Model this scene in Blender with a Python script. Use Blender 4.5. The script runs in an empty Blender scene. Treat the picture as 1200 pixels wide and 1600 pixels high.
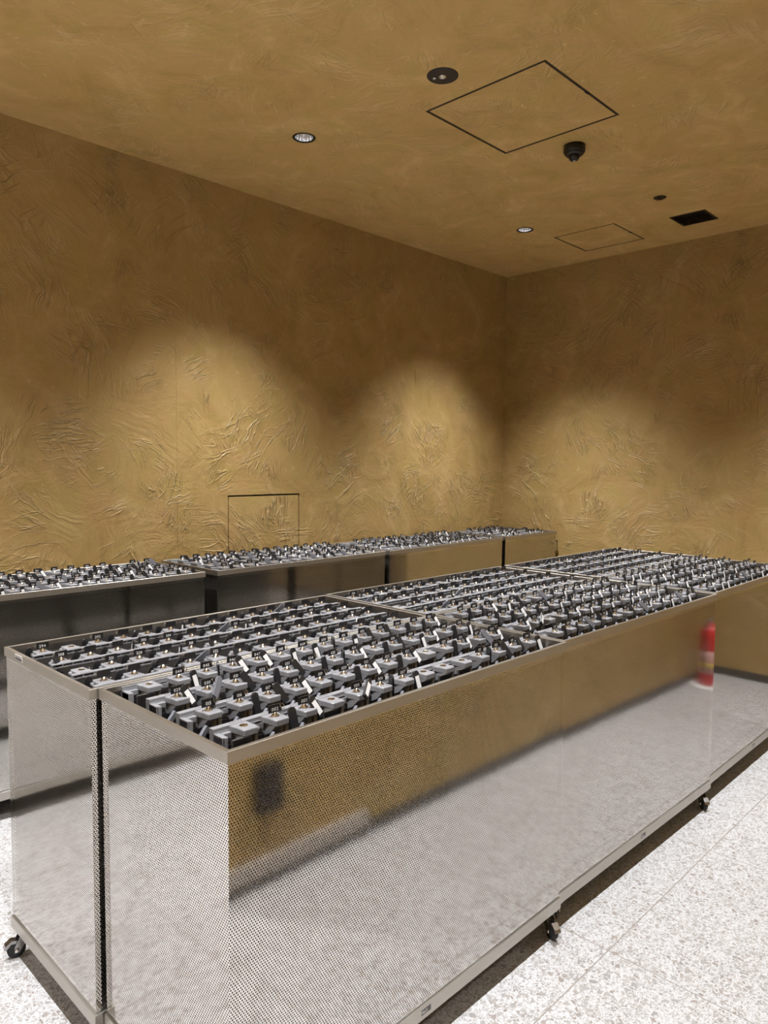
import bpy, bmesh, math, random
from mathutils import Vector, Matrix, Euler
random.seed(7)
PI = math.pi
scene = bpy.context.scene
COL = scene.collection

# ------------------------------------------------------------------ camera
F_PX, PITCH, ROLL, YAW, CAM_H = 1147.91, -0.0665, 0.0083, 0.7694, 1.5
fwv = Vector((math.cos(YAW), math.sin(YAW), 0)); rtv = Vector((math.sin(YAW), -math.cos(YAW), 0)); zv = Vector((0, 0, 1))
Fv = fwv*math.cos(PITCH) + zv*math.sin(PITCH)
U0 = -fwv*math.sin(PITCH) + zv*math.cos(PITCH)
Rv = rtv*math.cos(ROLL) + U0*math.sin(ROLL)
Uv = -rtv*math.sin(ROLL) + U0*math.cos(ROLL)
cam = bpy.data.cameras.new('camera'); cam_o = bpy.data.objects.new('camera', cam); COL.objects.link(cam_o)
M = Matrix(((Rv.x, Uv.x, -Fv.x), (Rv.y, Uv.y, -Fv.y), (Rv.z, Uv.z, -Fv.z))).to_4x4()
M.translation = Vector((0, 0, CAM_H)); cam_o.matrix_world = M
cam.sensor_fit = 'VERTICAL'; cam.sensor_height = 36; cam.sensor_width = 27; cam.lens = F_PX*36/1600
cam.clip_start = 0.05; scene.camera = cam_o

# ------------------------------------------------------------------ world, exposure, lights
w = bpy.data.worlds.new('world'); scene.world = w; w.use_nodes = True
w.node_tree.nodes['Background'].inputs[0].default_value = (0.9, 0.93, 1, 1)
w.node_tree.nodes['Background'].inputs[1].default_value = 0.05
scene.view_settings.view_transform = 'Standard'; scene.view_settings.look = 'None'
scene.view_settings.gamma = 1; scene.view_settings.use_curve_mapping = False
scene.view_settings.exposure = 0.0
SPOT_W = 400.0
SPOT_COL = (0.975, 0.985, 1.0)
LAMPS = [(x, y) for y in (2.955, 0.965) for x in (-3.505, -1.52, 0.465, 2.45, 4.44)] + [(x, y) for y in (-1.02, -3.01) for x in (-3.505, -1.52, 0.465)]

# ------------------------------------------------------------------ room dimensions
HC, YW, XW = 3.1312, 3.8011, 5.4457      # ceiling height, left wall, right wall
XB, YB, YF = -5.0, -4.0, 0.28            # far end behind the camera, rear wall, partition at the right
XP = 1.3

# ------------------------------------------------------------------ material helpers
class NT:
    def __init__(s, name):
        s.m = bpy.data.materials.new(name); s.m.use_nodes = True; s.t = s.m.node_tree
        s.b = s.t.nodes['Principled BSDF']; s.out = s.t.nodes['Material Output']
    def n(s, typ, **kw):
        nd = s.t.nodes.new(typ)
        for k, v in kw.items():
            if hasattr(nd, k): setattr(nd, k, v)
        return nd
    def l(s, a, b): s.t.links.new(a, b)
    def val(s, sock, v):
        if hasattr(v, 'is_linked') or hasattr(v, 'links'): s.l(v, sock)
        else: sock.default_value = v
    def math(s, op, a, b=0.0, c=0.0, clamp=False):
        nd = s.n('ShaderNodeMath', operation=op, use_clamp=clamp)
        s.val(nd.inputs[0], a); s.val(nd.inputs[1], b); s.val(nd.inputs[2], c); return nd.outputs[0]
    def mix(s, f, a, b, blend='MIX'):
        nd = s.n('ShaderNodeMix', data_type='RGBA', blend_type=blend)
        s.val(nd.inputs[0], f); s.val(nd.inputs[6], a); s.val(nd.inputs[7], b); return nd.outputs[2]
    def ramp(s, f, stops):
        nd = s.n('ShaderNodeValToRGB'); s.l(f, nd.inputs[0]); e = nd.color_ramp.elements
        while len(e) < len(stops): e.new(0.5)
        for i, (p, c) in enumerate(stops): e[i].position = p; e[i].color = c
        return nd.outputs[0]

def g(v): return (v, v, v, 1)
def plain(name, col, rough=0.5, metal=0.0, spec=0.5, bump=0.0, bscale=200.0):
    k = NT(name); k.b.inputs['Base Color'].default_value = (*col, 1)
    k.b.inputs['Roughness'].default_value = rough; k.b.inputs['Metallic'].default_value = metal
    k.b.inputs['Specular IOR Level'].default_value = spec
    tc = k.n('ShaderNodeTexCoord'); no = k.n('ShaderNodeTexNoise'); no.inputs['Scale'].default_value = bscale
    k.l(tc.outputs['Object'], no.inputs['Vector'])
    rr = k.math('MULTIPLY_ADD', no.outputs[0], 0.12, rough-0.06); k.l(rr, k.b.inputs['Roughness'])
    if bump:
        bp = k.n('ShaderNodeBump'); bp.inputs['Strength'].default_value = bump; bp.inputs['Distance'].default_value = 0.0005
        k.l(no.outputs[0], bp.inputs['Height']); k.l(bp.outputs[0], k.b.inputs['Normal'])
    return k.m

def plaster(name, axes, gain=1.0, relief=1.0):
    # hand trowelled gold plaster: overlapping patches of short arched trowel strokes
    k = NT(name); geo = k.n('ShaderNodeNewGeometry'); sp = k.n('ShaderNodeSeparateXYZ'); k.l(geo.outputs['Position'], sp.inputs[0])
    cb = k.n('ShaderNodeCombineXYZ'); k.l(sp.outputs[axes[0]], cb.inputs[0]); k.l(sp.outputs[axes[1]], cb.inputs[1])
    P = cb.outputs[0]
    wn = k.n('ShaderNodeTexNoise'); wn.inputs['Scale'].default_value = 5.0; wn.inputs['Detail'].default_value = 3; k.l(P, wn.inputs['Vector'])
    off = k.n('ShaderNodeVectorMath', operation='SCALE'); k.l(wn.outputs['Color'], off.inputs[0]); off.inputs['Scale'].default_value = 0.10
    ad = k.n('ShaderNodeVectorMath', operation='ADD'); k.l(P, ad.inputs[0]); k.l(off.outputs[0], ad.inputs[1])
    ridges = None; soft = None
    for sc, fy, fx, shift, amp in ((2.1, 24.0, 3.0, 0.0, 1.0), (2.9, 34.0, 4.5, 3.7, 0.9), (4.3, 46.0, 6.0, 7.1, 0.8), (1.5, 16.0, 2.0, 11.3, 0.8)):
        sh = k.n('ShaderNodeVectorMath', operation='ADD'); k.l(ad.outputs[0], sh.inputs[0]); sh.inputs[1].default_value = (shift, shift*0.7, 0)
        v = k.n('ShaderNodeTexVoronoi', feature='F1', voronoi_dimensions='2D'); v.inputs['Scale'].default_value = sc; k.l(sh.outputs[0], v.inputs['Vector'])
        s2 = k.n('ShaderNodeSeparateColor'); k.l(v.outputs['Color'], s2.inputs[0])
        dl = k.n('ShaderNodeVectorMath', operation='SUBTRACT'); k.l(sh.outputs[0], dl.inputs[0]); k.l(v.outputs['Position'], dl.inputs[1])
        ro = k.n('ShaderNodeVectorRotate', rotation_type='Z_AXIS'); k.l(dl.outputs[0], ro.inputs['Vector']); k.l(k.math('MULTIPLY', s2.outputs[0], 6.28), ro.inputs['Angle'])
        sx = k.n('ShaderNodeSeparateXYZ'); k.l(ro.outputs[0], sx.inputs[0])
        arch = k.math('MULTIPLY', k.math('MULTIPLY', sx.outputs[0], sx.outputs[0]), k.math('MULTIPLY_ADD', s2.outputs[1], 3.0, -1.0))
        yy = k.math('ADD', sx.outputs[1], arch)
        c2 = k.n('ShaderNodeCombineXYZ'); k.l(k.math('MULTIPLY', sx.outputs[0], fx), c2.inputs[0]); k.l(k.math('MULTIPLY', yy, fy), c2.inputs[1]); k.l(k.math('MULTIPLY', s2.outputs[2], 50.0), c2.inputs[2])
        no = k.n('ShaderNodeTexNoise'); no.inputs['Scale'].default_value = 1.0; no.inputs['Detail'].default_value = 2.0; no.inputs['Roughness'].default_value = 0.5; no.inputs['Distortion'].default_value = 0.4
        k.l(c2.outputs[0], no.inputs['Vector'])
        rid = k.math('ABSOLUTE', k.math('SUBTRACT', no.outputs[0], 0.56)); rid = k.math('MULTIPLY_ADD', rid, -28.0, 1.0, clamp=True)
        dist = k.math('MULTIPLY', v.outputs['Distance'], 1.0)
        mask = k.math('MULTIPLY_ADD', dist, -3.2, 1.55, clamp=True)
        rm = k.math('MULTIPLY', k.math('MULTIPLY', rid, mask), amp)
        ridges = rm if ridges is None else k.math('ADD', ridges, rm)
        sm = k.math('MULTIPLY', k.math('SUBTRACT', no.outputs[0], 0.5), mask)
        soft = sm if soft is None else k.math('ADD', soft, sm)
    gate = k.n('ShaderNodeTexNoise'); gate.inputs['Scale'].default_value = 3.3; gate.inputs['Detail'].default_value = 3; k.l(P, gate.inputs['Vector'])
    gt = k.math('MULTIPLY_ADD', gate.outputs[0], 7.0, -2.9, clamp=True); ridges = k.math('MULTIPLY', ridges, gt)
    big = k.n('ShaderNodeTexNoise'); big.inputs['Scale'].default_value = 2.4; big.inputs['Detail'].default_value = 8; big.inputs['Roughness'].default_value = 0.66; big.inputs['Distortion'].default_value = 1.6; k.l(P, big.inputs['Vector'])
    fine = k.n('ShaderNodeTexNoise'); fine.inputs['Scale'].default_value = 45; fine.inputs['Detail'].default_value = 4; k.l(P, fine.inputs['Vector'])
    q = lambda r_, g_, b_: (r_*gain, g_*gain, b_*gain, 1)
    c = k.ramp(big.outputs[0], [(0.32, q(0.335, 0.222, 0.078)), (0.46, q(0.395, 0.266, 0.100)), (0.54, q(0.405, 0.275, 0.106)), (0.68, q(0.470, 0.330, 0.142))])
    hue = k.n('ShaderNodeTexNoise'); hue.inputs['Scale'].default_value = 4.5; hue.inputs['Detail'].default_value = 6; hue.inputs['Roughness'].default_value = 0.65; hue.inputs['Distortion'].default_value = 1.2; k.l(P, hue.inputs['Vector'])
    tint = k.ramp(hue.outputs[0], [(0.32, (0.95, 1.0, 0.88, 1)), (0.5, (1, 1, 1, 1)), (0.68, (1.05, 0.995, 1.06, 1))])
    c = k.mix(1.0, c, tint, 'MULTIPLY')
    c = k.mix(k.math('MULTIPLY', ridges, 0.30, clamp=True), c, q(0.62, 0.48, 0.27))  # highlights on the trowel ridges painted in as lighter colour
    flk = k.n('ShaderNodeTexNoise'); flk.inputs['Scale'].default_value = 26; flk.inputs['Detail'].default_value = 2; flk.inputs['Distortion'].default_value = 1.5; k.l(P, flk.inputs['Vector'])
    c = k.mix(k.math('MULTIPLY', k.math('MULTIPLY_ADD', flk.outputs[0], 14.0, -9.6, clamp=True), 0.35), c, q(0.66, 0.52, 0.31))
    k.l(c, k.b.inputs['Base Color'])
    k.b.inputs['Roughness'].default_value = 0.46; k.b.inputs['Specular IOR Level'].default_value = 0.4
    h = k.math('MULTIPLY_ADD', ridges, 0.62, k.math('MULTIPLY', soft, 0.45)); h = k.math('MULTIPLY_ADD', fine.outputs[0], 0.10, h); h = k.math('MULTIPLY_ADD', big.outputs[0], 1.2, h)
    bp = k.n('ShaderNodeBump'); bp.inputs['Strength'].default_value = 1.0; bp.inputs['Distance'].default_value = 0.008*relief
    k.l(h, bp.inputs['Height']); k.l(bp.outputs[0], k.b.inputs['Normal'])
    return k.m

def terrazzo():
    k = NT('white_terrazzo'); geo = k.n('ShaderNodeNewGeometry'); sp = k.n('ShaderNodeSeparateXYZ'); k.l(geo.outputs['Position'], sp.inputs[0])
    P = geo.outputs['Position']
    wn = k.n('ShaderNodeTexNoise'); wn.inputs['Scale'].default_value = 60; k.l(P, wn.inputs['Vector'])
    off = k.n('ShaderNodeVectorMath', operation='SCALE'); k.l(wn.outputs['Color'], off.inputs[0]); off.inputs['Scale'].default_value = 0.012
    ad = k.n('ShaderNodeVectorMath', operation='ADD'); k.l(P, ad.inputs[0]); k.l(off.outputs[0], ad.inputs[1])
    c = (0.535, 0.537, 0.550, 1)
    for sc, thr, edge, pal in ((210, 0.45, 0.11, 0), (112, 0.42, 0.11, 1), (54, 0.54, 0.13, 2)):
        v1 = k.n('ShaderNodeTexVoronoi', feature='F1'); v1.inputs['Scale'].default_value = sc; k.l(ad.outputs[0], v1.inputs['Vector'])
        v2 = k.n('ShaderNodeTexVoronoi', feature='DISTANCE_TO_EDGE'); v2.inputs['Scale'].default_value = sc; k.l(ad.outputs[0], v2.inputs['Vector'])
        s = k.n('ShaderNodeSeparateColor'); k.l(v1.outputs['Color'], s.inputs[0])
        m1 = k.math('GREATER_THAN', s.outputs[0], thr)
        m2 = k.math('MULTIPLY_ADD', v2.outputs['Distance'], 14.0, -edge*14.0, clamp=True)
        f = k.math('MULTIPLY', m1, m2)
        cr = k.ramp(s.outputs[1], [(0.0, (0.24, 0.23, 0.225, 1)), (0.3, (0.31, 0.297, 0.287, 1)), (0.55, (0.36, 0.345, 0.33, 1)), (0.78, (0.28, 0.243, 0.220, 1)), (0.92, (0.22, 0.183, 0.162, 1)), (1.0, (0.23, 0.22, 0.215, 1))])
        op = k.math('MULTIPLY_ADD', s.outputs[2], 0.35, 0.65)
        f = k.math('MULTIPLY', f, op); c = k.mix(f, c, cr)
    lines = None
    for ax, ph in (('X', 2.056), ('Y', 1.0097)):
        d = k.math('ADD', sp.outputs[ax], 0.8335*20 - ph + 0.8335/2); d = k.math('MODULO', d, 0.8335); d = k.math('SUBTRACT', d, 0.8335/2); d = k.math('ABSOLUTE', d)
        wv = k.n('ShaderNodeTexNoise'); wv.inputs['Scale'].default_value = 30; k.l(P, wv.inputs['Vector'])
        d = k.math('MULTIPLY_ADD', wv.outputs[0], -0.0012, d)
        f = k.math('LESS_THAN', d, 0.0013); lines = f if lines is None else k.math('MAXIMUM', lines, f)
    c = k.mix(lines, c, (0.27, 0.245, 0.225, 1))
    k.l(c, k.b.inputs['Base Color']); k.b.inputs['Roughness'].default_value = 0.38; k.b.inputs['Specular IOR Level'].default_value = 0.4
    bp = k.n('ShaderNodeBump'); bp.inputs['Strength'].default_value = 0.5; bp.inputs['Distance'].default_value = 0.001; bp.invert = True
    k.l(lines, bp.inputs['Height']); k.l(bp.outputs[0], k.b.inputs['Normal'])
    return k.m

def steel(name, col, rough, perforated=False, brushed=None, wavy=0.0):
    k = NT(name); k.b.inputs['Base Color'].default_value = (*col, 1); k.b.inputs['Metallic'].default_value = 1.0
    tc = k.n('ShaderNodeTexCoord')
    no = k.n('ShaderNodeTexNoise'); no.inputs['Scale'].default_value = 4; no.inputs['Detail'].default_value = 3; k.l(tc.outputs['Object'], no.inputs['Vector'])
    k.l(k.math('MULTIPLY_ADD', no.outputs[0], rough*0.5, rough*0.75), k.b.inputs['Roughness'])
    normal = None
    if brushed:
        mp = k.n('ShaderNodeMapping'); mp.inputs['Scale'].default_value = brushed; k.l(tc.outputs['Object'], mp.inputs['Vector'])
        nb = k.n('ShaderNodeTexNoise'); nb.inputs['Scale'].default_value = 1; nb.inputs['Detail'].default_value = 4; k.l(mp.outputs[0], nb.inputs['Vector'])
        bp = k.n('ShaderNodeBump'); bp.inputs['Strength'].default_value = 0.10; bp.inputs['Distance'].default_value = 0.0003
        k.l(nb.outputs[0], bp.inputs['Height']); normal = bp.outputs[0]
    if wavy:
        nb = k.n('ShaderNodeTexNoise'); nb.inputs['Scale'].default_value = 3.2; nb.inputs['Detail'].default_value = 1.5; k.l(tc.outputs['Object'], nb.inputs['Vector'])
        bp = k.n('ShaderNodeBump'); bp.inputs['Strength'].default_value = 1.0; bp.inputs['Distance'].default_value = wavy
        k.l(nb.outputs[0], bp.inputs['Height'])
        if normal is not None: k.l(normal, bp.inputs['Normal'])
        normal = bp.outputs[0]
    if normal is not None: k.l(normal, k.b.inputs['Normal'])
    if perforated:
        p = 0.0066; r = 0.00195
        uv = k.n('ShaderNodeUVMap'); s = k.n('ShaderNodeSeparateXYZ'); k.l(uv.outputs[0], s.inputs[0])
        ds = []
        for ou, ov in ((0, 0), (0.5, 0.5)):
            a = k.math('MULTIPLY_ADD', s.outputs[0], 1/p, 1000+ou); a = k.math('FRACT', a); a = k.math('SUBTRACT', a, 0.5); a = k.math('MULTIPLY', a, p)
            b = k.math('MULTIPLY_ADD', s.outputs[1], 1/(p*1.7320508), 1000+ov); b = k.math('FRACT', b); b = k.math('SUBTRACT', b, 0.5); b = k.math('MULTIPLY', b, p*1.7320508)
            ds.append(k.math('SQRT', k.math('ADD', k.math('MULTIPLY', a, a), k.math('MULTIPLY', b, b))))
        d = k.math('MINIMUM', ds[0], ds[1]); hole = k.math('LESS_THAN', d, r)
        tr = k.n('ShaderNodeBsdfTransparent'); mx = k.n('ShaderNodeMixShader')
        k.l(hole, mx.inputs[0]); k.l(k.b.outputs[0], mx.inputs[1]); k.l(tr.outputs[0], mx.inputs[2]); k.l(mx.outputs[0], k.out.inputs[0])
    return k.m

MAT = {
 'wall_x': plaster('gold_plaster_left', ('X', 'Z')), 'wall_y': plaster('gold_plaster_right', ('Y', 'Z')), 'ceil': plaster('gold_plaster_ceiling', ('X', 'Y'), 1.60, 0.45),  # ceiling is the same plaster lightened, extra bounced light put into its colour
 'floor': terrazzo(),
 'perf': steel('perforated_stainless', (0.80, 0.775, 0.74), 0.075, perforated=True, wavy=0.0005),
 'rim': steel('brushed_stainless', (0.50, 0.475, 0.435), 0.42, brushed=(3, 3, 500)),
 'inner': steel('folded_stainless', (0.50, 0.48, 0.46), 0.35),
 'plate_steel': steel('rack_back_steel', (0.40, 0.39, 0.38), 0.42),
 'chrome': steel('chrome', (0.80, 0.78, 0.76), 0.12),
 'zinc': steel('zinc_caster', (0.42, 0.41, 0.41), 0.25),
 'grey': plain('grey_plastic', (0.255, 0.259, 0.278), 0.36, bump=0.3),
 'beige': plain('warm_grey_plastic', (0.24, 0.225, 0.21), 0.5),
 'barplastic': plain('dark_bar_plastic', (0.07, 0.063, 0.056), 0.5),
 'black': plain('black_plastic', (0.014, 0.013, 0.014), 0.38),
 'tagblack': plain('black_tag_plastic', (0.02, 0.02, 0.022), 0.32, bump=0.3, bscale=900),
 'taggrey': plain('grey_tag_plastic', (0.16, 0.165, 0.19), 0.35, bump=0.3, bscale=900),
 'rubber': plain('black_rubber', (0.02, 0.02, 0.02), 0.7),
 'white': plain('white_print', (0.80, 0.80, 0.80), 0.5),
 'paper': plain('white_label_card', (0.84, 0.84, 0.85), 0.45),
 'ink': plain('dark_ink', (0.05, 0.05, 0.07), 0.6),
 'darkbrown': plain('dark_brown_metal', (0.035, 0.022, 0.012), 0.5, metal=0.2),
 'skirt': plain('dark_skirting', (0.06, 0.052, 0.045), 0.45),
 'paleskirt': plain('pale_stone_plinth', (0.42, 0.38, 0.34), 0.4),
 'groove': plain('groove_black', (0.01, 0.008, 0.006), 0.8),
 'red': plain('red_enamel', (0.62, 0.02, 0.025), 0.25),
 'pinklabel': plain('faded_label', (0.55, 0.30, 0.27), 0.5),
 'yellow': plain('yellow_label', (0.75, 0.55, 0.10), 0.5),
 'lens': plain('frosted_lens', (0.85, 0.8, 0.7), 0.2),
 'darkplate': plain('dark_brown_plate', (0.030, 0.024, 0.024), 0.45),
 'camblack': plain('black_housing', (0.012, 0.010, 0.010), 0.35),
 'hole_shade': plain('hole_shade_grey', (0.13, 0.12, 0.105), 0.6),
 'tray': plain('dark_tray', (0.05, 0.048, 0.045), 0.6),
 'slate': plain('slate_label', (0.075, 0.07, 0.08), 0.4),
 'aluref': steel('lamp_reflector', (0.88, 0.88, 0.9), 0.12),
}
# LED chip in the downlights
k = NT('led_emitter'); k.b.inputs['Emission Color'].default_value = (1, 0.95, 0.88, 1); k.b.inputs['Emission Strength'].default_value = 25; MAT['led'] = k.m

# ------------------------------------------------------------------ mesh builder
class MB:
    def __init__(s): s.v = []; s.f = []; s.mi = []; s.mats = []; s.uv = {}; s.sm = []
    def m(s, mat):
        if mat not in s.mats: s.mats.append(mat)
        return s.mats.index(mat)
    def add(s, vs, fs, mat, smooth=False, T=None):
        o = len(s.v); mi = s.m(mat)
        for p in vs: s.v.append(tuple(T @ Vector(p)) if T is not None else tuple(p))
        for f in fs: s.f.append([i+o for i in f]); s.mi.append(mi); s.sm.append(smooth)
        return s
    def box(s, x0, x1, y0, y1, z0, z1, mat, T=None, b=0.0):
        if b <= 0:
            vs = [(x, y, z) for z in (z0, z1) for y in (y0, y1) for x in (x0, x1)]
            fs = [(0, 2, 3, 1), (4, 5, 7, 6), (0, 1, 5, 4), (2, 6, 7, 3), (0, 4, 6, 2), (1, 3, 7, 5)]
            return s.add(vs, fs, mat, T=T)
        bm = bmesh.new(); bmesh.ops.create_cube(bm, size=1)
        for v in bm.verts: v.co = Vector(((x0+x1)/2+v.co.x*(x1-x0), (y0+y1)/2+v.co.y*(y1-y0), (z0+z1)/2+v.co.z*(z1-z0)))
        bmesh.ops.bevel(bm, geom=bm.edges[:], offset=b, segments=2, affect='EDGES', profile=0.5)
        return s.bm(bm, mat, T)
    def bm(s, bm, mat, T=None, smooth=False):
        bm.verts.index_update()
        s.add([v.co[:] for v in bm.verts], [[v.index for v in f.verts] for f in bm.faces], mat, smooth, T); bm.free(); return s
    def prism(s, pts, z0, z1, mat, T=None, bevel=0.0):
        bm = bmesh.new(); lo = [bm.verts.new((x, y, z0)) for x, y in pts]; hi = [bm.verts.new((x, y, z1)) for x, y in pts]; n = len(pts)
        bm.faces.new(lo[::-1]); top = bm.faces.new(hi)
        for i in range(n): bm.faces.new((lo[i], lo[(i+1) % n], hi[(i+1) % n], hi[i]))
        bmesh.ops.recalc_face_normals(bm, faces=bm.faces[:])
        if bevel: bmesh.ops.bevel(bm, geom=[e for e in top.edges], offset=bevel, segments=3, affect='EDGES', profile=0.5)
        return s.bm(bm, mat, T)
    def lathe(s, prof, mat, n=20, T=None, smooth=True):
        closed = prof[0] == prof[-1]
        # prof: list of (r, z); axis Z
        vs = []; fs = []
        for r, z in prof:
            for i in range(n): a = 2*PI*i/n; vs.append((r*math.cos(a), r*math.sin(a), z))
        for j in range(len(prof)-1):
            for i in range(n):
                fs.append((j*n+i, j*n+(i+1) % n, (j+1)*n+(i+1) % n, (j+1)*n+i))
        if prof[0][0] > 1e-6 and not closed: fs.append(tuple(range(n))[::-1])
        if prof[-1][0] > 1e-6 and not closed: fs.append(tuple((len(prof)-1)*n+i for i in range(n)))
        return s.add(vs, fs, mat, smooth, T)
    def torus(s, R, r, mat, n=14, m=6, T=None):
        vs = []; fs = []
        for i in range(n):
            a = 2*PI*i/n
            for j in range(m):
                b = 2*PI*j/m; vs.append(((R+r*math.cos(b))*math.cos(a), (R+r*math.cos(b))*math.sin(a), r*math.sin(b)))
        for i in range(n):
            for j in range(m): fs.append((i*m+j, ((i+1) % n)*m+j, ((i+1) % n)*m+(j+1) % m, i*m+(j+1) % m))
        return s.add(vs, fs, mat, True, T)
    def mesh(s, name):
        me = bpy.data.meshes.new(name); me.from_pydata(s.v, [], s.f)
        for m in s.mats: me.materials.append(MAT[m])
        me.polygons.foreach_set('material_index', s.mi); me.polygons.foreach_set('use_smooth', s.sm); me.update()
        return me
    def build(s, name, parent=None): return link(name, s.mesh(name), parent)

def link(name, me, parent=None):
    o = bpy.data.objects.new(name, me); COL.objects.link(o)
    if parent is not None: o.parent = parent
    return o
def empty(name, loc, rz=0, label=None, cat=None, group=None):
    o = bpy.data.objects.new(name, None); COL.objects.link(o); o.location = loc; o.rotation_euler = (0, 0, rz); o.empty_display_size = 0.05
    tag(o, label, cat, group); return o
def tag(o, label=None, cat=None, group=None, kind=None):
    if label: o['label'] = label
    if cat: o['category'] = cat
    if group: o['group'] = group
    if kind: o['kind'] = kind
    return o
def TR(x=0, y=0, z=0, rx=0, ry=0, rz=0): return Matrix.Translation((x, y, z)) @ Euler((rx, ry, rz), 'XYZ').to_matrix().to_4x4()

def cut(o, boxes=(), cyls=()):
    b = MB()
    for bx in boxes: b.box(*bx, o.data.materials[0].name and 'groove')
    for (x, y, z0, z1, r) in cyls: b.lathe([(r, z0), (r, z1)], 'groove', n=40, T=TR(x, y, 0), smooth=False)
    me = b.mesh('cutter')
    bm = bmesh.new(); bm.from_mesh(me); bmesh.ops.recalc_face_normals(bm, faces=bm.faces[:]); bm.to_mesh(me); bm.free()
    c = link('cutter', me)
    md = o.modifiers.new('b', 'BOOLEAN'); md.object = c; md.operation = 'DIFFERENCE'; md.solver = 'EXACT'
    dg = bpy.context.evaluated_depsgraph_get(); new = bpy.data.meshes.new_from_object(o.evaluated_get(dg)); o.modifiers.clear()
    o.data = new; bpy.data.objects.remove(c); bpy.data.meshes.remove(me)

# glyph outlines (2D triangles) used for printed numbers
def glyph(ch):
    cu = bpy.data.curves.new('g', 'FONT'); cu.body = ch; cu.size = 1; cu.resolution_u = 2; cu.offset = 0.012; cu.fill_mode = 'BOTH'
    o = bpy.data.objects.new('g', cu); COL.objects.link(o); dg = bpy.context.evaluated_depsgraph_get()
    me = o.evaluated_get(dg).to_mesh(); vs = [v.co[:2] for v in me.vertices]; fs = [tuple(p.vertices) for p in me.polygons]
    bpy.data.objects.remove(o); bpy.data.curves.remove(cu)
    x0 = min(v[0] for v in vs); x1 = max(v[0] for v in vs); y0 = min(v[1] for v in vs); y1 = max(v[1] for v in vs)
    return [((v[0]-x0), (v[1]-y0)) for v in vs], fs, x1-x0, y1-y0
GL = {c: glyph(c) for c in '0123456789PRO'}
def text(mb, s, cx, cz, h, T, mat='white'):
    # writes s in local XZ plane facing -Y, centred at (cx, cz); T places it
    sc = h/0.70; adv = [GL[c][2]*sc + 0.16*h for c in s]; wtot = sum(adv)-0.16*h; x = cx-wtot/2
    for c, a in zip(s, adv):
        vs, fs, ww, hh = GL[c]
        mb.add([(x+vx*sc, 0, cz-h/2+vy*sc) for vx, vy in vs], fs, mat, T=T); x += a

# ------------------------------------------------------------------ room shell
def struct(name, mb): o = mb.build(name); tag(o, kind='structure'); return o
fl = struct('floor', MB().box(XB, XW+0.1, YB, YW+0.1, -0.1, 0, 'floor'))
ce = struct('ceiling', MB().box(XB, XW+0.1, YB, YW+0.1, HC, HC+0.16, 'ceil'))
WH = (2.554, 3.116, 0.74, 1.295)
wl = struct('wall_left', MB().box(XB-0.1, XW+0.1, YW, YW+0.1, 0, HC, 'wall_x'))
wr = struct('wall_right', MB().box(XW, XW+0.1, YF-0.1, YW, 0, HC, 'wall_y'))
wb = struct('wall_back', MB().box(XB-0.1, XB, YB, YW, 0, HC, 'wall_y'))
wf = struct('wall_rear', MB().box(XB, XP+0.1, YB-0.1, YB, 0, HC, 'wall_x'))
wp = struct('wall_front', MB().box(XP, XW, YF-0.12, YF, 0, HC, 'wall_x').box(XP, XP+0.12, YB, YF-0.12, 0, HC, 'wall_y'))
cut(ce, boxes=[(2.6563, 3.3002, 1.6872, 2.3278, HC-0.01, HC+0.02), (4.7259, 5.1949, 2.4335, 2.9008, HC-0.01, HC+0.02), (4.868, 5.090, 1.890, 2.107, HC-0.01, HC+0.06)],
    cyls=[(x, y, HC-0.02, HC+0.11, 0.0500) for x, y in LAMPS])
cut(wl, boxes=[(WH[0], WH[1], YW-0.01, YW+0.03, WH[2], WH[3]), (2.2093, 2.2105, YW-0.002, YW+0.0012, 0.0, 2.95)])
cut(wr, boxes=[(XW-0.01, XW+0.03, 3.235, 3.70, 0.30, 0.860)])
def skirt(name, x0, x1, y0, y1, mat='skirt', z=0.055): struct(name, MB().box(x0, x1, y0, y1, 0, z, mat))
skirt('baseboard_right', XW-0.008, XW, YF, YW)
skirt('baseboard_front', 2.02, XW-0.008, YF, YF+0.008)
skirt('baseboard_left', XB, XW-0.008, YW-0.008, YW)
pl = MB().box(XP, 2.02, YF, YF+0.02, 0.045, 0.105, 'paleskirt').box(XP, 2.02, YF, YF+0.012, 0, 0.045, 'skirt'); struct('trim_1', pl)

# access panels in ceiling and walls: dark frame, plaster leaf, small latch
def ceil_hatch(x0, x1, y0, y1, t, label):
    cx, cy = (x0+x1)/2, (y0+y1)/2; e = empty('ceiling_access_panel', (cx, cy, HC), 0, label, 'access panel', 'access panels in the ceiling')
    X0, X1, Y0, Y1 = x0-cx, x1-cx, y0-cy, y1-cy
    f = MB()
    for a in ((X0, X1, Y0, Y0+t), (X0, X1, Y1-t, Y1), (X0, X0+t, Y0+t, Y1-t), (X1-t, X1, Y0+t, Y1-t)): f.box(*a, -0.0005, 0.018, 'darkbrown')
    f.build('frame', e)
    q = t+0.0015
    MB().box(X0+q, X1-q, Y0+q, Y1-q, 0.0, 0.016, 'ceil').build('leaf', e)
    lx = X0+(X1-X0)*0.55
    MB().box(lx-0.014, lx+0.014, Y0+t*0.1, Y0+t*1.1, -0.002, 0.002, 'groove').build('latch', e)
ceil_hatch(2.6563, 3.3002, 1.6872, 2.3278, 0.0125, 'large square access panel with dark frame beside the round black emergency light')
ceil_hatch(4.7259, 5.1949, 2.4335, 2.9008, 0.0105, 'small square access panel with dark frame near the far ceiling corner')
e = empty('wall_access_panel', ((WH[0]+WH[1])/2, YW, (WH[2]+WH[3])/2), 0, 'flush gold plaster access panel with black shadow gap in the left wall', 'access panel', 'access panels in the walls')
hx, hz = (WH[1]-WH[0])/2, (WH[3]-WH[2])/2
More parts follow.
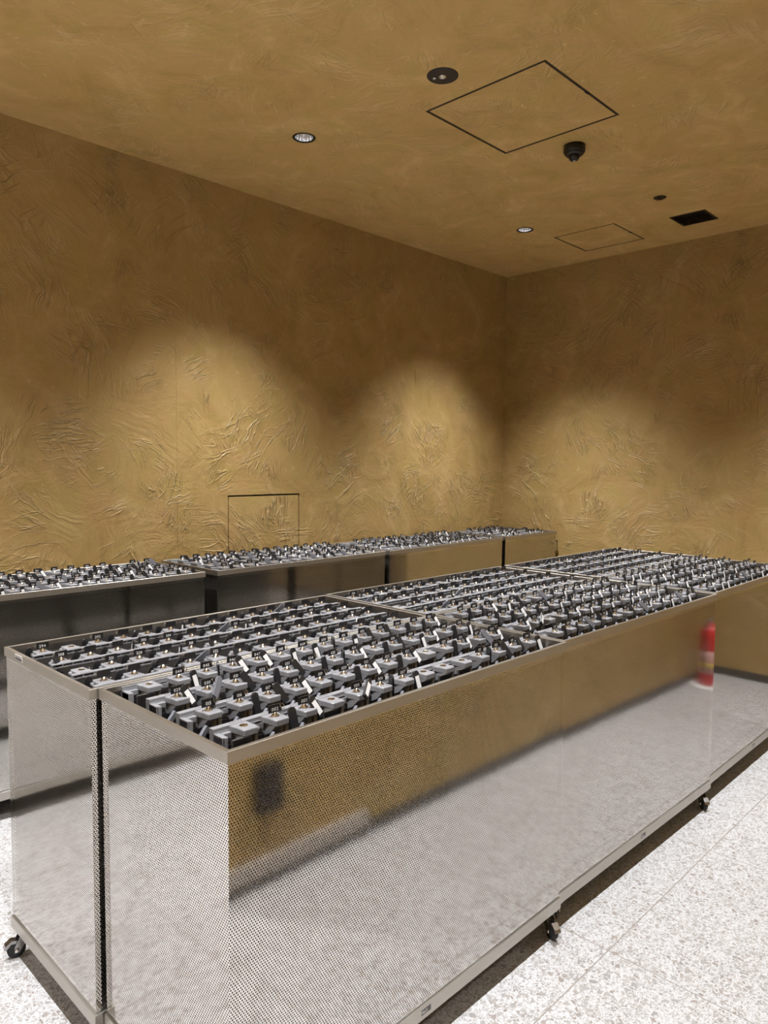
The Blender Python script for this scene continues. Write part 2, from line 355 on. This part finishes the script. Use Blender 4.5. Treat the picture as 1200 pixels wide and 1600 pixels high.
pm = MB().box(-hx+0.006, hx-0.012, 0.001, 0.02, -hz+0.006, hz-0.010, 'wall_x'); pm.build('leaf', e)
MB().box(-hx, hx, 0.0225, 0.0285, -hz, hz, 'groove').build('backing', e)
e = empty('wall_access_panel', (XW, (3.235+3.70)/2, 0.58), 0, 'low access panel in the right wall partly hidden behind the short wall cart', 'access panel', 'access panels in the walls')
MB().box(0.001, 0.02, -0.2225, 0.2245, -0.27, 0.272, 'wall_y').build('leaf', e)
MB().box(0.0225, 0.0285, -0.2325, 0.2325, -0.28, 0.28, 'groove').build('backing', e)

# ------------------------------------------------------------------ ceiling fittings
def downlight(x, y, label):
    e = empty('recessed_downlight', (x, y, HC), 0, label, 'downlight', 'recessed ceiling downlights')
    MB().lathe([(0.0465, 0.003), (0.0475, -0.0012), (0.058, -0.0020), (0.0590, 0.0), (0.0465, 0.003)], 'camblack', n=40).build('trim_ring', e)
    prof = [(0.0465, 0.001), (0.0455, 0.015), (0.043, 0.035), (0.037, 0.055), (0.028, 0.070)]
    r = MB(); n = 36; vs = []; fs = []
    for rr, z in prof:
        for i in range(n):
            a = 2*PI*i/n; q = rr*(1.0 if i % 2 == 0 else 0.955); vs.append((q*math.cos(a), q*math.sin(a), z))
    for j in range(len(prof)-1):
        for i in range(n): fs.append((j*n+i, (j+1)*n+i, (j+1)*n+(i+1) % n, j*n+(i+1) % n))
    r.add(vs, fs, 'aluref'); r.build('reflector', e)
    MB().lathe([(0.0, 0.0705), (0.029, 0.0705), (0.029, 0.074), (0.0, 0.074)], 'aluref', n=24, smooth=False).build('lamp_seat', e)
    MB().lathe([(0.0, 0.0690), (0.012, 0.0692), (0.012, 0.0702), (0.0, 0.0702)], 'led', n=20, smooth=False).build('led_chip', e)
    L = bpy.data.lights.new('downlight_lamp', 'SPOT'); L.energy = SPOT_W; L.color = SPOT_COL; L.spot_size = math.radians(94); L.spot_blend = 1.0; L.shadow_soft_size = 0.022
    lo = bpy.data.objects.new('downlight_lamp', L); COL.objects.link(lo); lo.parent = e; lo.location = (0, 0, 0.045)
names = {(2.45, 2.955): 'small recessed downlight nearest the left wall, left of the access panels', (4.44, 2.955): 'small recessed downlight beside the small far access panel'}
for i, (x, y) in enumerate(LAMPS):
    lab = names.get((x, y))
    if lab is None: lab = 'recessed downlight outside the view, %s row, %s along' % ({2.955: 'wall side', 0.965: 'middle', -1.02: 'rear', -3.01: 'rearmost'}[y], {-3.505: 'first', -1.52: 'second', 0.465: 'third', 2.45: 'fourth', 4.44: 'fifth'}[x])
    downlight(x, y, lab)

e = empty('emergency_light', (2.468, 2.068, HC), 0, 'round dark flush emergency light with small lens in the ceiling', 'emergency light')
MB().lathe([(0.0, 0.002), (0.0665, 0.002), (0.0665, -0.002), (0.0645, -0.0035), (0.0, -0.0035)], 'darkplate', n=48, smooth=False).build('cover_plate', e)
ln = MB().lathe([(0.0165, -0.0030), (0.0165, -0.0065), (0.013, -0.0075), (0.012, -0.0035)], 'chrome', n=28).build('lens_ring', e)
MB().lathe([(0.011, -0.0030), (0.010, -0.0080), (0.006, -0.0105), (0.0, -0.0115)], 'lens', n=24).build('lens', ln)
MB().lathe([(0.0065, -0.003), (0.006, -0.0055), (0.0, -0.0062)], 'white', n=16, T=TR(-0.012, 0.035, 0)).build('test_button', e)

e = empty('ceiling_sensor', (3.46, 2.013, HC), 0, 'black drum shaped ceiling sensor with a round nose and lens', 'sensor')
MB().lathe([(0.0, 0.0), (0.055, 0.0), (0.055, -0.030), (0.052, -0.036), (0.0, -0.036)], 'camblack', n=40).build('housing', e)
b2 = MB().lathe([(0.050, -0.034), (0.044, -0.046), (0.030, -0.050), (0.0, -0.050)], 'camblack', n=36).build('bezel', e)
dm = MB().lathe([(0.0285, -0.048), (0.0285, -0.056), (0.024, -0.068), (0.014, -0.075), (0.0, -0.077)], 'camblack', n=32).build('dome', e)
MB().lathe([(0.0, -0.0745), (0.007, -0.0765), (0.006, -0.0785), (0.0, -0.079)], 'lens', n=16, T=TR(-0.002, -0.003, 0)).build('lens', dm)

e = empty('sprinkler', (4.466, 2.004, HC), 0, 'small round bronze flush sprinkler near the square vent', 'sprinkler')
MB().lathe([(0.0, 0.0), (0.038, 0.0), (0.037, -0.003), (0.018, -0.004), (0.0, -0.004)], 'darkbrown', n=28).build('rosette', e)
h = MB().lathe([(0.010, -0.003), (0.008, -0.012), (0.0, -0.013)], 'darkbrown', n=16)
for i in range(6): h.box(-0.0015, 0.0015, 0.006, 0.020, -0.0145, -0.0130, 'darkbrown', T=TR(rz=i*PI/3))
h.build('deflector', e)

e = empty('ceiling_vent', (4.979, 1.9985, HC), 0, 'square dark brown louvred air vent near the right wall', 'air vent')
f = MB(); a, b_ = 0.1175, 0.1155; t = 0.014
for bx in ((-a, a, -b_, -b_+t), (-a, a, b_-t, b_), (-a, -a+t, -b_+t, b_-t), (a-t, a, -b_+t, b_-t)): f.box(*bx, -0.004, 0.055, 'darkbrown')
f.build('frame', e)
s = MB()
for i in range(11): s.box(-a+t, a-t, -0.0065, 0.0065, -0.0006, 0.0006, 'darkbrown', T=TR(0, -b_+t+0.0095+i*0.0187, 0.006, rx=0.6))
s.build('louvres', e)
MB().box(-a+t*0.5, a-t*0.5, -b_+t*0.5, b_-t*0.5, 0.045, 0.055, 'groove').build('duct_back', e)

# fire extinguisher by the partition, seen mirrored in the steel
e = empty('fire_extinguisher', (5.06, 0.42, 0), 0, 'red fire extinguisher standing on a round pale base by the far partition corner', 'fire extinguisher')
MB().lathe([(0.0, 0.0), (0.13, 0.0), (0.13, 0.012), (0.12, 0.018), (0.0, 0.018)], 'white', n=36).build('base', e)
bd = MB().lathe([(0.0, 0.018), (0.066, 0.018), (0.07, 0.03), (0.07, 0.34), (0.062, 0.385), (0.035, 0.415), (0.018, 0.425), (0.018, 0.44), (0.0, 0.44)], 'red', n=36).build('cylinder', e)
MB().lathe([(0.0708, 0.10), (0.0708, 0.25)], 'pinklabel', n=36).build('paper_label', bd)
MB().lathe([(0.0712, 0.14), (0.0712, 0.17)], 'yellow', n=36).build('warning_band', bd)
MB().lathe([(0.0, 0.438), (0.017, 0.438), (0.015, 0.475), (0.0, 0.475)], 'chrome', n=20).build('valve', e)
MB().box(-0.01, 0.09, -0.008, 0.008, 0.476, 0.482, 'chrome').box(-0.01, 0.085, -0.008, 0.008, 0.455, 0.460, 'chrome', T=TR(0, 0, 0.0)).build('lever', e)
hs = MB()
pts = [Vector((0.0, 0, 0.455)), Vector((-0.05, 0, 0.46)), Vector((-0.088, 0, 0.42)), Vector((-0.092, 0, 0.3)), Vector((-0.088, 0, 0.12))]
for p, q in zip(pts, pts[1:]):
    d = q-p; T = Matrix.Translation(p) @ d.to_track_quat('Z', 'Y').to_matrix().to_4x4(); hs.lathe([(0.009, 0), (0.009, d.length)], 'black', n=10, T=T)
hs.build('hose', e)

e = empty('standin_wall_box', (1.52, YF, 0.36), 0, 'small black stand-in box on the partition, mirrored as a dark patch in the nearest cart', 'wall box')  # stand-in box added to give an unidentified dark reflection in the steel
MB().box(-0.055, 0.055, 0.0, 0.045, -0.085, 0.085, 'camblack', b=0.012).build('housing', e)
MB().box(-0.030, 0.030, 0.045, 0.050, 0.01, 0.07, 'darkplate', b=0.002).build('front_plate', e)

# ------------------------------------------------------------------ umbrella locker carts
ZT, ZR = 0.947, 0.083
def sweep(mb, prof, L, W, mat):
    # closed profile [(inset, z)] swept round the rectangle 0..L x 0..W
    n = len(prof); vs = []; fs = []
    for cx, cy, sx, sy in ((0, 0, 1, 1), (L, 0, -1, 1), (L, W, -1, -1), (0, W, 1, -1)):
        for ins, z in prof: vs.append((cx+sx*ins, cy+sy*ins, z))
    for kx in range(4):
        for j in range(n): fs.append((kx*n+j, ((kx+1) % 4)*n+j, ((kx+1) % 4)*n+(j+1) % n, kx*n+(j+1) % n))
    mb.add(vs, fs, mat)
def panel(name, p0, p1, z0, z1, parent):
    # perforated sheet, 1 mm folded returns at its vertical edges
    p0 = Vector(p0); p1 = Vector(p1); ln_ = (p1-p0).length
    me = bpy.data.meshes.new(name)
    vs = [(p0.x, p0.y, z0), (p1.x, p1.y, z0), (p1.x, p1.y, z1), (p0.x, p0.y, z1)]
    me.from_pydata(vs, [], [(0, 1, 2, 3)]); me.materials.append(MAT['perf'])
    uv = me.uv_layers.new(name='UVMap')
    for i, c in enumerate(((0, z0), (ln_, z0), (ln_, z1), (0, z1))): uv.data[i].uv = c
    me.update(); return link(name, me, parent)

P = 0.0825                         # slot pitch
def rail_mesh(n):
    L0, L1 = -0.060, (n-1)*P+0.040
    r = MB()
    r.box(L0, L1, 0.0225, 0.0385, -0.0022, 0.0, 'grey')              # top strip
    r.box(L0, L1, 0.0205, 0.0400, -0.0110, -0.0080, 'grey')          # lower lip
    r.box(L0, L1, 0.0225, 0.0255, -0.0085, -0.0020, 'grey')
    k_ = int((L1-L0)/0.0275)
    for i in range(k_+1): x = L0+0.001+i*(L1-L0-0.002)/k_; r.box(x-0.001, x+0.001, 0.0255, 0.0385, -0.0080, -0.0022, 'grey')
    r.box(L0, L1, 0.0205, 0.0365, -0.0500, -0.0110, 'grey')
    r.box(L0, L0+0.014, -0.012, 0.0225, -0.0500, -0.0095, 'grey', b=0.002)   # end arm
    r.box(L0, L0+0.004, -0.012, 0.0225, -0.0500, -0.0090, 'grey')
    for i in range(n):                                                # printed marks by every slot
        for j in range(5):
            x = i*P-0.014+j*0.0068
            r.box(x, x+0.0042, 0.0335, 0.0345, 0.0, 0.0002, 'ink'); r.box(x, x+0.0009, 0.0275, 0.0345, 0.0, 0.0002, 'ink')
    return r.mesh('rail')
def backplate_mesh(n):
    r = MB().box(-0.060, (n-1)*P+0.040, 0.0368, 0.0383, -0.095, -0.0112, 'plate_steel')
    for i in range(0, n, 2): r.lathe([(0.0, 0.0), (0.0032, 0.0), (0.003, 0.0016), (0.0, 0.0020)], 'chrome', n=8, T=TR(i*P+0.02, 0.0383, -0.028, rx=-PI/2))
    return r.mesh('back_plate')
def lock_mesh(has_key):
    r = MB()
    out = [(-0.0215, 0.0225), (-0.0205, 0.012), (-0.0175, 0.0), (-0.0165, -0.0215), (-0.0135, -0.0250), (0.0185, -0.0250), (0.0215, -0.0215), (0.0220, 0.0), (0.0220, 0.0225)]
    r.prism(out, -0.0135, 0.0, 'grey', bevel=0.0030)
    prof = [(0.0225, -0.0120), (-0.0235, -0.0120), (-0.0195, -0.0165), (-0.0030, -0.0330), (0.0225, -0.0450)]
    r.prism(prof, -0.0212, 0.0165, 'grey', T=Matrix(((0, 0, -1, 0), (1, 0, 0, 0), (0, 1, 0, 0), (0, 0, 0, 1))))
    r.box(0.0220, 0.0605, 0.0110, 0.0225, -0.0240, -0.0105, 'grey', b=0.0015)        # ledge to next unit
    r.lathe([(0.0, -0.006), (0.0050, -0.005), (0.0062, 0.0), (0.0050, 0.005), (0.0, 0.006)], 'grey', n=12, T=TR(0.0235, -0.0135, -0.0095))
    r.box(0.0125, 0.0215, -0.0215, 0.0, -0.090, -0.0130, 'beige', b=0.0010); r.box(0.002, 0.0095, -0.0180, 0.0, -0.090, -0.0130, 'beige', b=0.0010)
    r.box(-0.0450, -0.0225, 0.011, 0.0225, -0.0240, -0.0105, 'grey', b=0.0015); r.box(-0.0450, -0.0225, 0.008, 0.022, -0.060, -0.036, 'black')                    # foam in the slot
    r.box(-0.0440, 0.0040, -0.010, 0.022, -0.092, -0.058, 'black')
    for j in range(4): r.box(-0.012+j*0.0065, -0.0095+j*0.0065, -0.0225, -0.016, -0.0165, -0.0130, 'grey')
    # small engraved marks around the lock
    for a in (2.4, 2.9, 0.5): r.box(0.0115, 0.0135, -0.0006, 0.0006, 0.0, 0.0002, 'ink', T=TR(rz=a))
    if not has_key:
        r.torus(0.0078, 0.0014, 'chrome', n=20, T=TR(0, 0, 0.0004)); r.lathe([(0.0, 0.0004), (0.0068, 0.0004), (0.0068, 0.0), (0.0, 0.0)], 'chrome', n=20)
        r.box(-0.0045, 0.0045, -0.0008, 0.0008, 0.0003, 0.0009, 'groove')
    else:
        r.torus(0.0085, 0.0013, 'chrome', n=16, T=TR(0, 0, 0.0004)); r.lathe([(0.0, 0.0004), (0.0072, 0.0004), (0.0072, 0.0), (0.0, 0.0)], 'groove', n=16)
    return r.mesh('lock_unit')
def bar_mesh(has_key):
    r = MB()
    if has_key:     # arm folded under the unit
        T = TR(-0.022, -0.020, -0.036, ry=-0.75, rz=0.25)
        r.box(-0.022, 0.010, -0.004, 0.004, -0.007, 0.007, 'taggrey', T=T, b=0.0012)
    else:           # ribbed bar closing the slot
        r.box(-0.0440, 0.0020, -0.0255, -0.0195, -0.060, -0.0150, 'barplastic')
        for j in range(11): x = -0.0440+j*0.0042; r.box(x, x+0.0024, -0.0272, -0.0255, -0.060, -0.0152, 'black')
    return r.mesh('locking_arm')
LOCK = {True: lock_mesh(True), False: lock_mesh(False)}; BAR = {True: bar_mesh(True), False: bar_mesh(False)}
RAIL = {n: rail_mesh(n) for n in (14, 7)}; BACK = {n: backplate_mesh(n) for n in (14, 7)}

def fork_mesh():
    r = MB(); r.box(-0.022, 0.022, -0.022, 0.022, 0.0785, 0.083, 'zinc'); r.lathe([(0.017, 0.068), (0.019, 0.0785)], 'zinc', n=20)
    for s_ in (-1, 1):
        r.prism([(-0.016, 0.070), (0.016, 0.070), (0.034, 0.036), (0.034, 0.018), (0.020, 0.018)], -0.001, 0.001, 'zinc', T=TR(0, s_*0.0135, 0, rx=PI/2))
        r.lathe([(0.0, -0.003), (0.006, -0.003), (0.006, 0.003), (0.0, 0.003)], 'chrome', n=12, T=TR(0.027, s_*0.015, 0.026, rx=PI/2))
    r.box(-0.016, 0.016, -0.0135, 0.0135, 0.0665, 0.0690, 'zinc')
    return r.mesh('caster')
def wheel_mesh():
    r = MB(); r.lathe([(0.0, -0.010), (0.022, -0.010), (0.026, -0.0075), (0.026, 0.0075), (0.022, 0.010), (0.0, 0.010)], 'rubber', n=28, T=TR(0.027, 0, 0.026, rx=PI/2)); return r.mesh('wheel')
def pedal_mesh():
    r = MB(); r.prism([(0.020, 0.052), (0.040, 0.058), (0.058, 0.046), (0.062, 0.036), (0.056, 0.034), (0.042, 0.048), (0.022, 0.044)], -0.011, 0.011, 'zinc', T=TR(rx=PI/2)); return r.mesh('brake_pedal')
FORK, WHEEL, PEDAL = fork_mesh(), wheel_mesh(), pedal_mesh()

def cart(x0, y0, L, W, rot, n, flip, holes, label, sticker=False, plaque=False, caster_angles=None):
    """x0,y0: world position of the front near corner; holes: set of (row, slot) without a key"""
    e = empty('umbrella_locker_cart', (x0, y0, 0), rot, label, 'umbrella rack', 'stainless umbrella locker carts on casters')
    r = MB(); sweep(r, [(0.0, 0.921), (0.0, 0.9462), (0.0008, ZT), (0.0095, ZT), (0.0102, 0.9462), (0.0102, 0.935), (0.009, 0.935), (0.009, 0.9455), (0.0012, 0.9455), (0.0012, 0.921)], L, W, 'rim'); r.build('top_rim', e)
    r = MB(); sweep(r, [(0.0, ZR), (0.0, 0.1185), (0.0008, 0.1192), (0.022, 0.1192), (0.022, ZR)], L, W, 'rim'); r.build('bottom_rail', e)
    q = 0.0045; z0, z1 = 0.1225, 0.922
    q0 = q1 = q
    for a, b in (((q, q0), (L-q, q0)), ((L-q, q0), (L-q, W-q1)), ((L-q, W-q1), (q, W-q1)), ((q, W-q1), (q, q0))): panel('perforated_panel', (*a, 0), (*b, 0), z0, z1, e)
    lin = MB(); sweep(lin, [(0.0107, 0.935), (0.0107, 0.905), (0.0118, 0.905), (0.0118, 0.935)], L, W, 'inner'); lin.build('inner_collar', e)
    MB().box(0.014, L-0.014, 0.014, W-0.014, 0.100, 0.108, 'tray').build('drip_tray', e)
    lin = MB(); sweep(lin, [(0.0145, 0.108), (0.0145, 0.915), (0.0160, 0.915), (0.0160, 0.108)], L, W, 'hole_shade'); lin.build('shade_liner', e)  # added sheet behind the perforations, its colour stands for the interior shade
    for (cx, cy), ang in zip(((0.030, 0.030), (L-0.030, 0.030), (0.030, W-0.030), (L-0.030, W-0.030)), caster_angles or (0.6, 2.6, -0.6, 3.6)):
        c = link('caster', FORK, e); c.location = (cx, cy, 0); c.rotation_euler = (0, 0, ang); link('wheel', WHEEL, c); link('brake_pedal', PEDAL, c)
    if sticker:
        T = TR(0.5935, -0.0006, 0.1030)
        s_ = MB().box(-0.018, 0.018, 0.0, 0.0006, -0.0075, 0.0065, 'slate', T=T); text(s_, 'PRO', -0.007, -0.0008, 0.0078, T @ TR(0, -0.0003, 0)); s_.build('maker_label', e)
    if plaque:
        yc = W-0.118
        s_ = MB().box(-0.0008, 0.0, yc-0.027, yc+0.027, 0.9275, 0.9445, 'white')
        s_.box(-0.0014, -0.0008, yc-0.024, yc+0.024, 0.9290, 0.9355, 'slate'); s_.box(-0.0014, -0.0008, yc-0.020, yc+0.020, 0.9390, 0.9402, 'ink'); s_.build('name_plaque', e)
    base = {}
    for row in range(4):
        if not flip: kx, ky, rz = 0.112, 0.1070+row*0.1355, 0
        else: kx, ky, rz = L-0.115, W-0.115-(3-row)*0.1325, PI
        # rows counted from the front; in turned racks slot 0 is at the far end
        rk = bpy.data.objects.new('lock_rack', RAIL[n]); COL.objects.link(rk); rk.parent = e; rk.location = (kx, ky, 0.9425); rk.rotation_euler = (0, 0, rz)
        bp_ = bpy.data.objects.new('back_plate', BACK[n]); COL.objects.link(bp_); bp_.parent = rk
        for i in range(n):
            k_ = (row, i) not in holes
            u = bpy.data.objects.new('lock_unit', LOCK[k_]); COL.objects.link(u); u.parent = rk; u.location = (i*P, 0, 0)
            u = bpy.data.objects.new('locking_arm', BAR[k_]); COL.objects.link(u); u.parent = rk; u.location = (i*P, 0, 0)
        T = Matrix.Translation((x0, y0, 0)) @ Matrix.Rotation(rot, 4, 'Z') @ TR(kx, ky, 0.9425, rz=rz)
        base[row] = T
    return base

# ------------------------------------------------------------------ keys
def tag_shape():
    pts = []; hw, L, r = 0.0095, 0.056, 0.0095
    for i in range(7): a = PI*i/6; pts.append((r*math.cos(a), -0.0045+r*math.sin(a)*0.9))
    for i in range(5): a = PI+PI/2*i/4; pts.append((-hw+0.004+0.004*math.cos(a), -L+0.008+0.004*math.sin(a)))
    for i in range(5): a = 1.5*PI+PI/2*i/4; pts.append((hw-0.004+0.004*math.cos(a), -L+0.008+0.004*math.sin(a)))
    return pts
TAGT = TR(rx=PI/2)   # outline drawn in XY -> XZ plane, thickness along Y
def add_tag(mb, mat, T=Matrix.Identity(4)):
    mb.prism(tag_shape(), -0.0028, 0.0028, mat, T=T @ TAGT, bevel=0.0008)
def add_card(mb, T=Matrix.Identity(4)): mb.box(-0.0064, 0.0064, -0.0034, -0.0028, -0.0455, -0.0100, 'paper', T=T)
def add_plate(mb, num, back, T=Matrix.Identity(4)):
    mb.box(-0.0170, 0.0170, -0.0017, 0.0017, 0.0090, 0.0270, 'black', T=T, b=0.0007)
    if num:
        f = T @ TR(0, -0.00185, 0) if not back else T @ TR(0, 0.00185, 0, rz=PI)
        text(mb, num, -0.001, 0.0166, 0.0078, f)
def add_stem(mb, T=Matrix.Identity(4)): mb.lathe([(0.0078, 0.0005), (0.0078, 0.0040), (0.0045, 0.0050), (0.0045, 0.0095)], 'chrome', n=12, T=T)
RINGT = TR(0.0175, -0.003, 0.0200, rx=0.9, ry=0.5)
def add_ring(mb, T=Matrix.Identity(4)): mb.torus(0.0068, 0.0008, 'chrome', n=12, m=5, T=T @ RINGT)
TAG_BLACK = MB(); add_tag(TAG_BLACK, 'tagblack'); TAG_BLACK = TAG_BLACK.mesh('tag')
TAG_GREY = MB(); add_tag(TAG_GREY, 'taggrey'); TAG_GREY = TAG_GREY.mesh('tag')
CARD = MB(); add_card(CARD); CARD = CARD.mesh('card'); STEM = MB(); add_stem(STEM); STEM = STEM.mesh('stem'); RING = MB(); add_ring(RING); RING = RING.mesh('ring')
rnd = random.Random(3)
# pose: offset of the tag's top, rotations, card?, grey?
def pose(c):
    j = lambda s_: rnd.uniform(-s_, s_)
    D = {
     'b': ((0.032, -0.016, 0.014), (-0.15, -0.10+j(.06), j(.3)), False, False),
     'w': ((0.030, -0.018, 0.013), (-0.20, -0.22+j(.08), j(.15)), True, False),
     'B': ((0.013, -0.010, 0.022), (-0.30, -0.44+j(.12), 0.15+j(.1)), False, False),
     'W': ((0.010, -0.010, 0.022), (-0.30, -0.42+j(.12), 0.10+j(.1)), True, False),
     'L': ((0.030, -0.014, 0.026), (-0.45, 0.85+j(.06), 0.0), True, False),
     'g': ((0.026, -0.014, 0.026), (-0.45, 0.65+j(.08), 0.0), False, True),
     'G': ((0.012, -0.014, 0.022), (-0.35, -0.75+j(.10), 0.0), False, True),
     'e': ((0.026, -0.014, 0.020), (-0.10, -0.10+j(.05), 1.25+j(.15)), True, False),
     'r': ((0.020, 0.004, 0.018), (0.75, -0.35, 0.3), False, False),
    }
    return D[c]
TDESC = {'b': 'black tag', 'w': 'white labelled tag', 'B': 'leaning black tag', 'W': 'leaning white labelled tag', 'L': 'white tag leaning left', 'g': 'grey tag leaning left',
         'G': 'leaning grey tag', 'e': 'tag edge on', 'r': 'tag hanging behind'}
KEYS = []      # (distance, world matrix, number, back, tag type, label, group)
ORD = ['first', 'second', 'third', 'fourth', 'fifth', 'sixth', 'seventh', 'eighth', 'ninth', 'tenth', 'eleventh', 'twelfth', 'thirteenth', 'fourteenth']
def rand_row(n, hole, r): return ''.join('.' if r.random() < hole else r.choice('bbbBwwwWWWeGrL' if r.random() < 0.9 else 'gG') for _ in range(n))
def fill(cid, x0, y0, L, W, rot, n, flip, rows, nums, cartphrase, group, **kw):
    # rows given from the camera's left to right, first row nearest the front
    holes = set()
    for r_, s_ in enumerate(rows):
        for i, c in enumerate(s_):
            if c == '.': holes.add((r_, (n-1-i) if flip else i))
    lab = kw.pop('label'); base = cart(x0, y0, L, W, rot, n, flip, holes, lab, **kw)
    for r_, s_ in enumerate(rows):
        for i, c in enumerate(s_):
            if c == '.': continue
            si = (n-1-i) if flip else i
            T = base[r_] @ TR(si*P, 0, 0, rz=rnd.uniform(-0.10, 0.10)); p = T.translation
            fx = (p-Vector((0, 0, CAM_H))); xx = 600+F_PX*fx.dot(Rv)/fx.dot(Fv)
            if xx < -25 or xx > 1225: continue
            num = nums(r_, i); 
            nm = 'key numbered %s' % num if (num and cid in ('A1', 'B1', 'A2')) else 'black key'
            KEYS.append(((p-Vector((0, 0, CAM_H))).length, T, num, flip, c, '%s with %s, %s in %s row, %s' % (nm, TDESC[c], ORD[i], ORD[r_], cartphrase), group))

R = random.Random(21)
A1rows = ['.bW.Lew...eBBw', 'rbBWrbWbW.bWGW', 'WgBbBbeWbBwWbw', '.weWWwwewBBbbW']
A2rows = ['bbGeerBGWbwGwB', 'WL.eWwewBwWWwb', 'ebWbBwewwWbeWe', 'beWwBrGewbWwbB']
A3rows = ['bWwweBGwbwLbWw', 'Bwe.WwbwBwbbWw', 'wbWwebwBw.wWBw', 'bwwBrwWbewbwBw']
def anum(c): return lambda r_, i: '%03d' % (56*c+14*r_+i+1)
GF = 'numbered keys in the front carts'; GM = 'numbered keys in the middle carts'; GW = 'numbered keys in the carts along the wall'
fill('A1', 0.7779, 1.1643, 1.2490, 0.5505, -0.0024, 14, False, A1rows, anum(0), 'nearest front cart', GF, label='nearest stainless cart at the front, whose perforated side fills the foreground', sticker=True, caster_angles=(0.6, -2.0, -0.6, 3.6))
fill('A2', 2.0320, 1.1732, 1.2397, 0.552, -0.0180, 14, False, A2rows, anum(1), 'second front cart', GF, label='middle stainless cart of the front line, behind the nearest cart', sticker=True, caster_angles=(0.6, -2.3, -0.6, 3.6))
fill('A3', 3.2920, 1.1672, 1.2240, 0.552, 0.0013, 14, False, A3rows, anum(2), 'far front cart', GF, label='farthest stainless cart of the front line, at the right edge of the photo', sticker=True)
def brow(hole, tags): return lambda: ''.join('.' if R.random() < hole else R.choice(tags) for _ in range(14))
# turned carts: tags mostly drop on the far side
BT = 'bbbbreBbbrG'
B1rows = ['b' + ''.join(R.choice(BT) for _ in range(13)), '.b' + ''.join(R.choice(BT) for _ in range(12)), ''.join(R.choice(BT) for _ in range(14)), 'b.b' + ''.join(R.choice(BT) for _ in range(11))]
def bnum(c):
    # first count is the row farthest from the front; some plates carry no figure on this side
    shown = {(0, 4), (0, 9), (1, 1), (1, 2), (1, 4), (1, 8), (1, 12), (2, 0), (2, 3), (2, 4), (2, 7), (2, 11), (3, 0), (3, 2)} if c == 0 else None
    rr = random.Random(50+c); alt = {(a, b) for a in range(4) for b in range(14) if rr.random() < 0.4}
    return lambda r_, i: ('%03d' % (294-56*c+14*(3-r_)-i)) if (r_, i) in (shown or alt) else None
fill('B1', 0.7584, 1.7209, 1.2550, 0.5801, -0.004, 14, True, B1rows, bnum(0), 'near middle cart', GM, label='stainless cart at the left with a small plaque on its rim, beside the nearest cart', plaque=True, caster_angles=(0.6, 2.6, 3.0, 3.6))
for c, (nm, x0, ph, lb) in enumerate((('B2', 2.0300, 'second middle cart', 'middle stainless cart of the second line, between the front carts and the aisle'),
                                   ('B3', 3.3350, 'far middle cart', 'farthest stainless cart of the second line, touching the far front cart'))):
    rows = [''.join('.' if R.random() < 0.04 else R.choice(BT) for _ in range(14)) for _ in range(4)]
    fill(nm, x0, 1.7300 if c == 0 else 1.7265, 1.2400 if c == 0 else 1.2320, 0.5780, -0.004 if c == 0 else 0.0, 14, True, rows, bnum(c+1), ph, GM, label=lb)
def cnum(c): return lambda r_, i: '%03d' % (337+56*c+14*r_+i)
def crow(n): return ''.join('.' if R.random() < 0.16 else R.choice('bbBBwwwWWwGe') for _ in range(n))
fill('C1', 0.7750, 3.2045, 1.2350, 0.5550, -0.0104, 14, False, [crow(14) for _ in range(4)], cnum(0), 'left wall cart', GW, label='stainless cart along the gold wall at the left edge of the photo')
fill('C2', 2.0715, 3.1795, 1.2450, 0.5550, 0.0100, 14, False, [crow(14) for _ in range(4)], cnum(1), 'second wall cart', GW, label='stainless cart along the wall under the flush wall access panel')
fill('C3', 3.3400, 3.1811, 1.2650, 0.5550, 0.0180, 14, False, [crow(14) for _ in range(4)], cnum(2), 'third wall cart', GW, label='third stainless cart along the wall, between the panel and the short cart')
fill('C4', 4.6534, 3.2132, 0.7220, 0.5450, -0.0120, 7, False, [crow(7) for _ in range(4)], cnum(3), 'short wall cart', GW, label='short stainless cart at the far end of the wall line in the corner')
cart(-0.50, 3.19, 1.235, 0.555, 0.0, 14, False, set(), 'stainless cart along the wall left of the photo, seen only mirrored in steel')

KEYS.sort(key=lambda t: t[0])
for dist, T, num, back, c, lab, grp in KEYS[:300]:
    e = empty('umbrella_lock_key', (0, 0, 0), 0, lab, 'key', grp); e.matrix_world = T; e.empty_display_size = 0.01
    m = MB(); add_plate(m, num, back); m.build('number_plate', e)
    link('key_stem', STEM, e); link('key_ring', RING, e)
    (off, rot, card, grey) = pose(c)
    if back: off = (off[0], off[1], off[2]-0.005)
    t = link('tag', TAG_GREY if grey else TAG_BLACK, e); t.location = off; t.rotation_euler = rot
    if card: link('tag_card', CARD, t)
rest = MB()
for dist, T, num, back, c, lab, grp in KEYS[300:]:
    add_plate(rest, num, back, T); add_stem(rest, T); add_ring(rest, T); (off, rot, card, grey) = pose(c)
    TT = T @ Matrix.Translation(off) @ Euler(rot, 'XYZ').to_matrix().to_4x4(); add_tag(rest, 'taggrey' if grey else 'tagblack', TT)
    if card: add_card(rest, TT)
if KEYS[300:]:
    o = rest.build('umbrella_lock_keys'); tag(o, 'the farthest small black numbered keys with tags, in the far ends of the carts', 'key', None, 'stuff')
print('KEYS', len(KEYS))
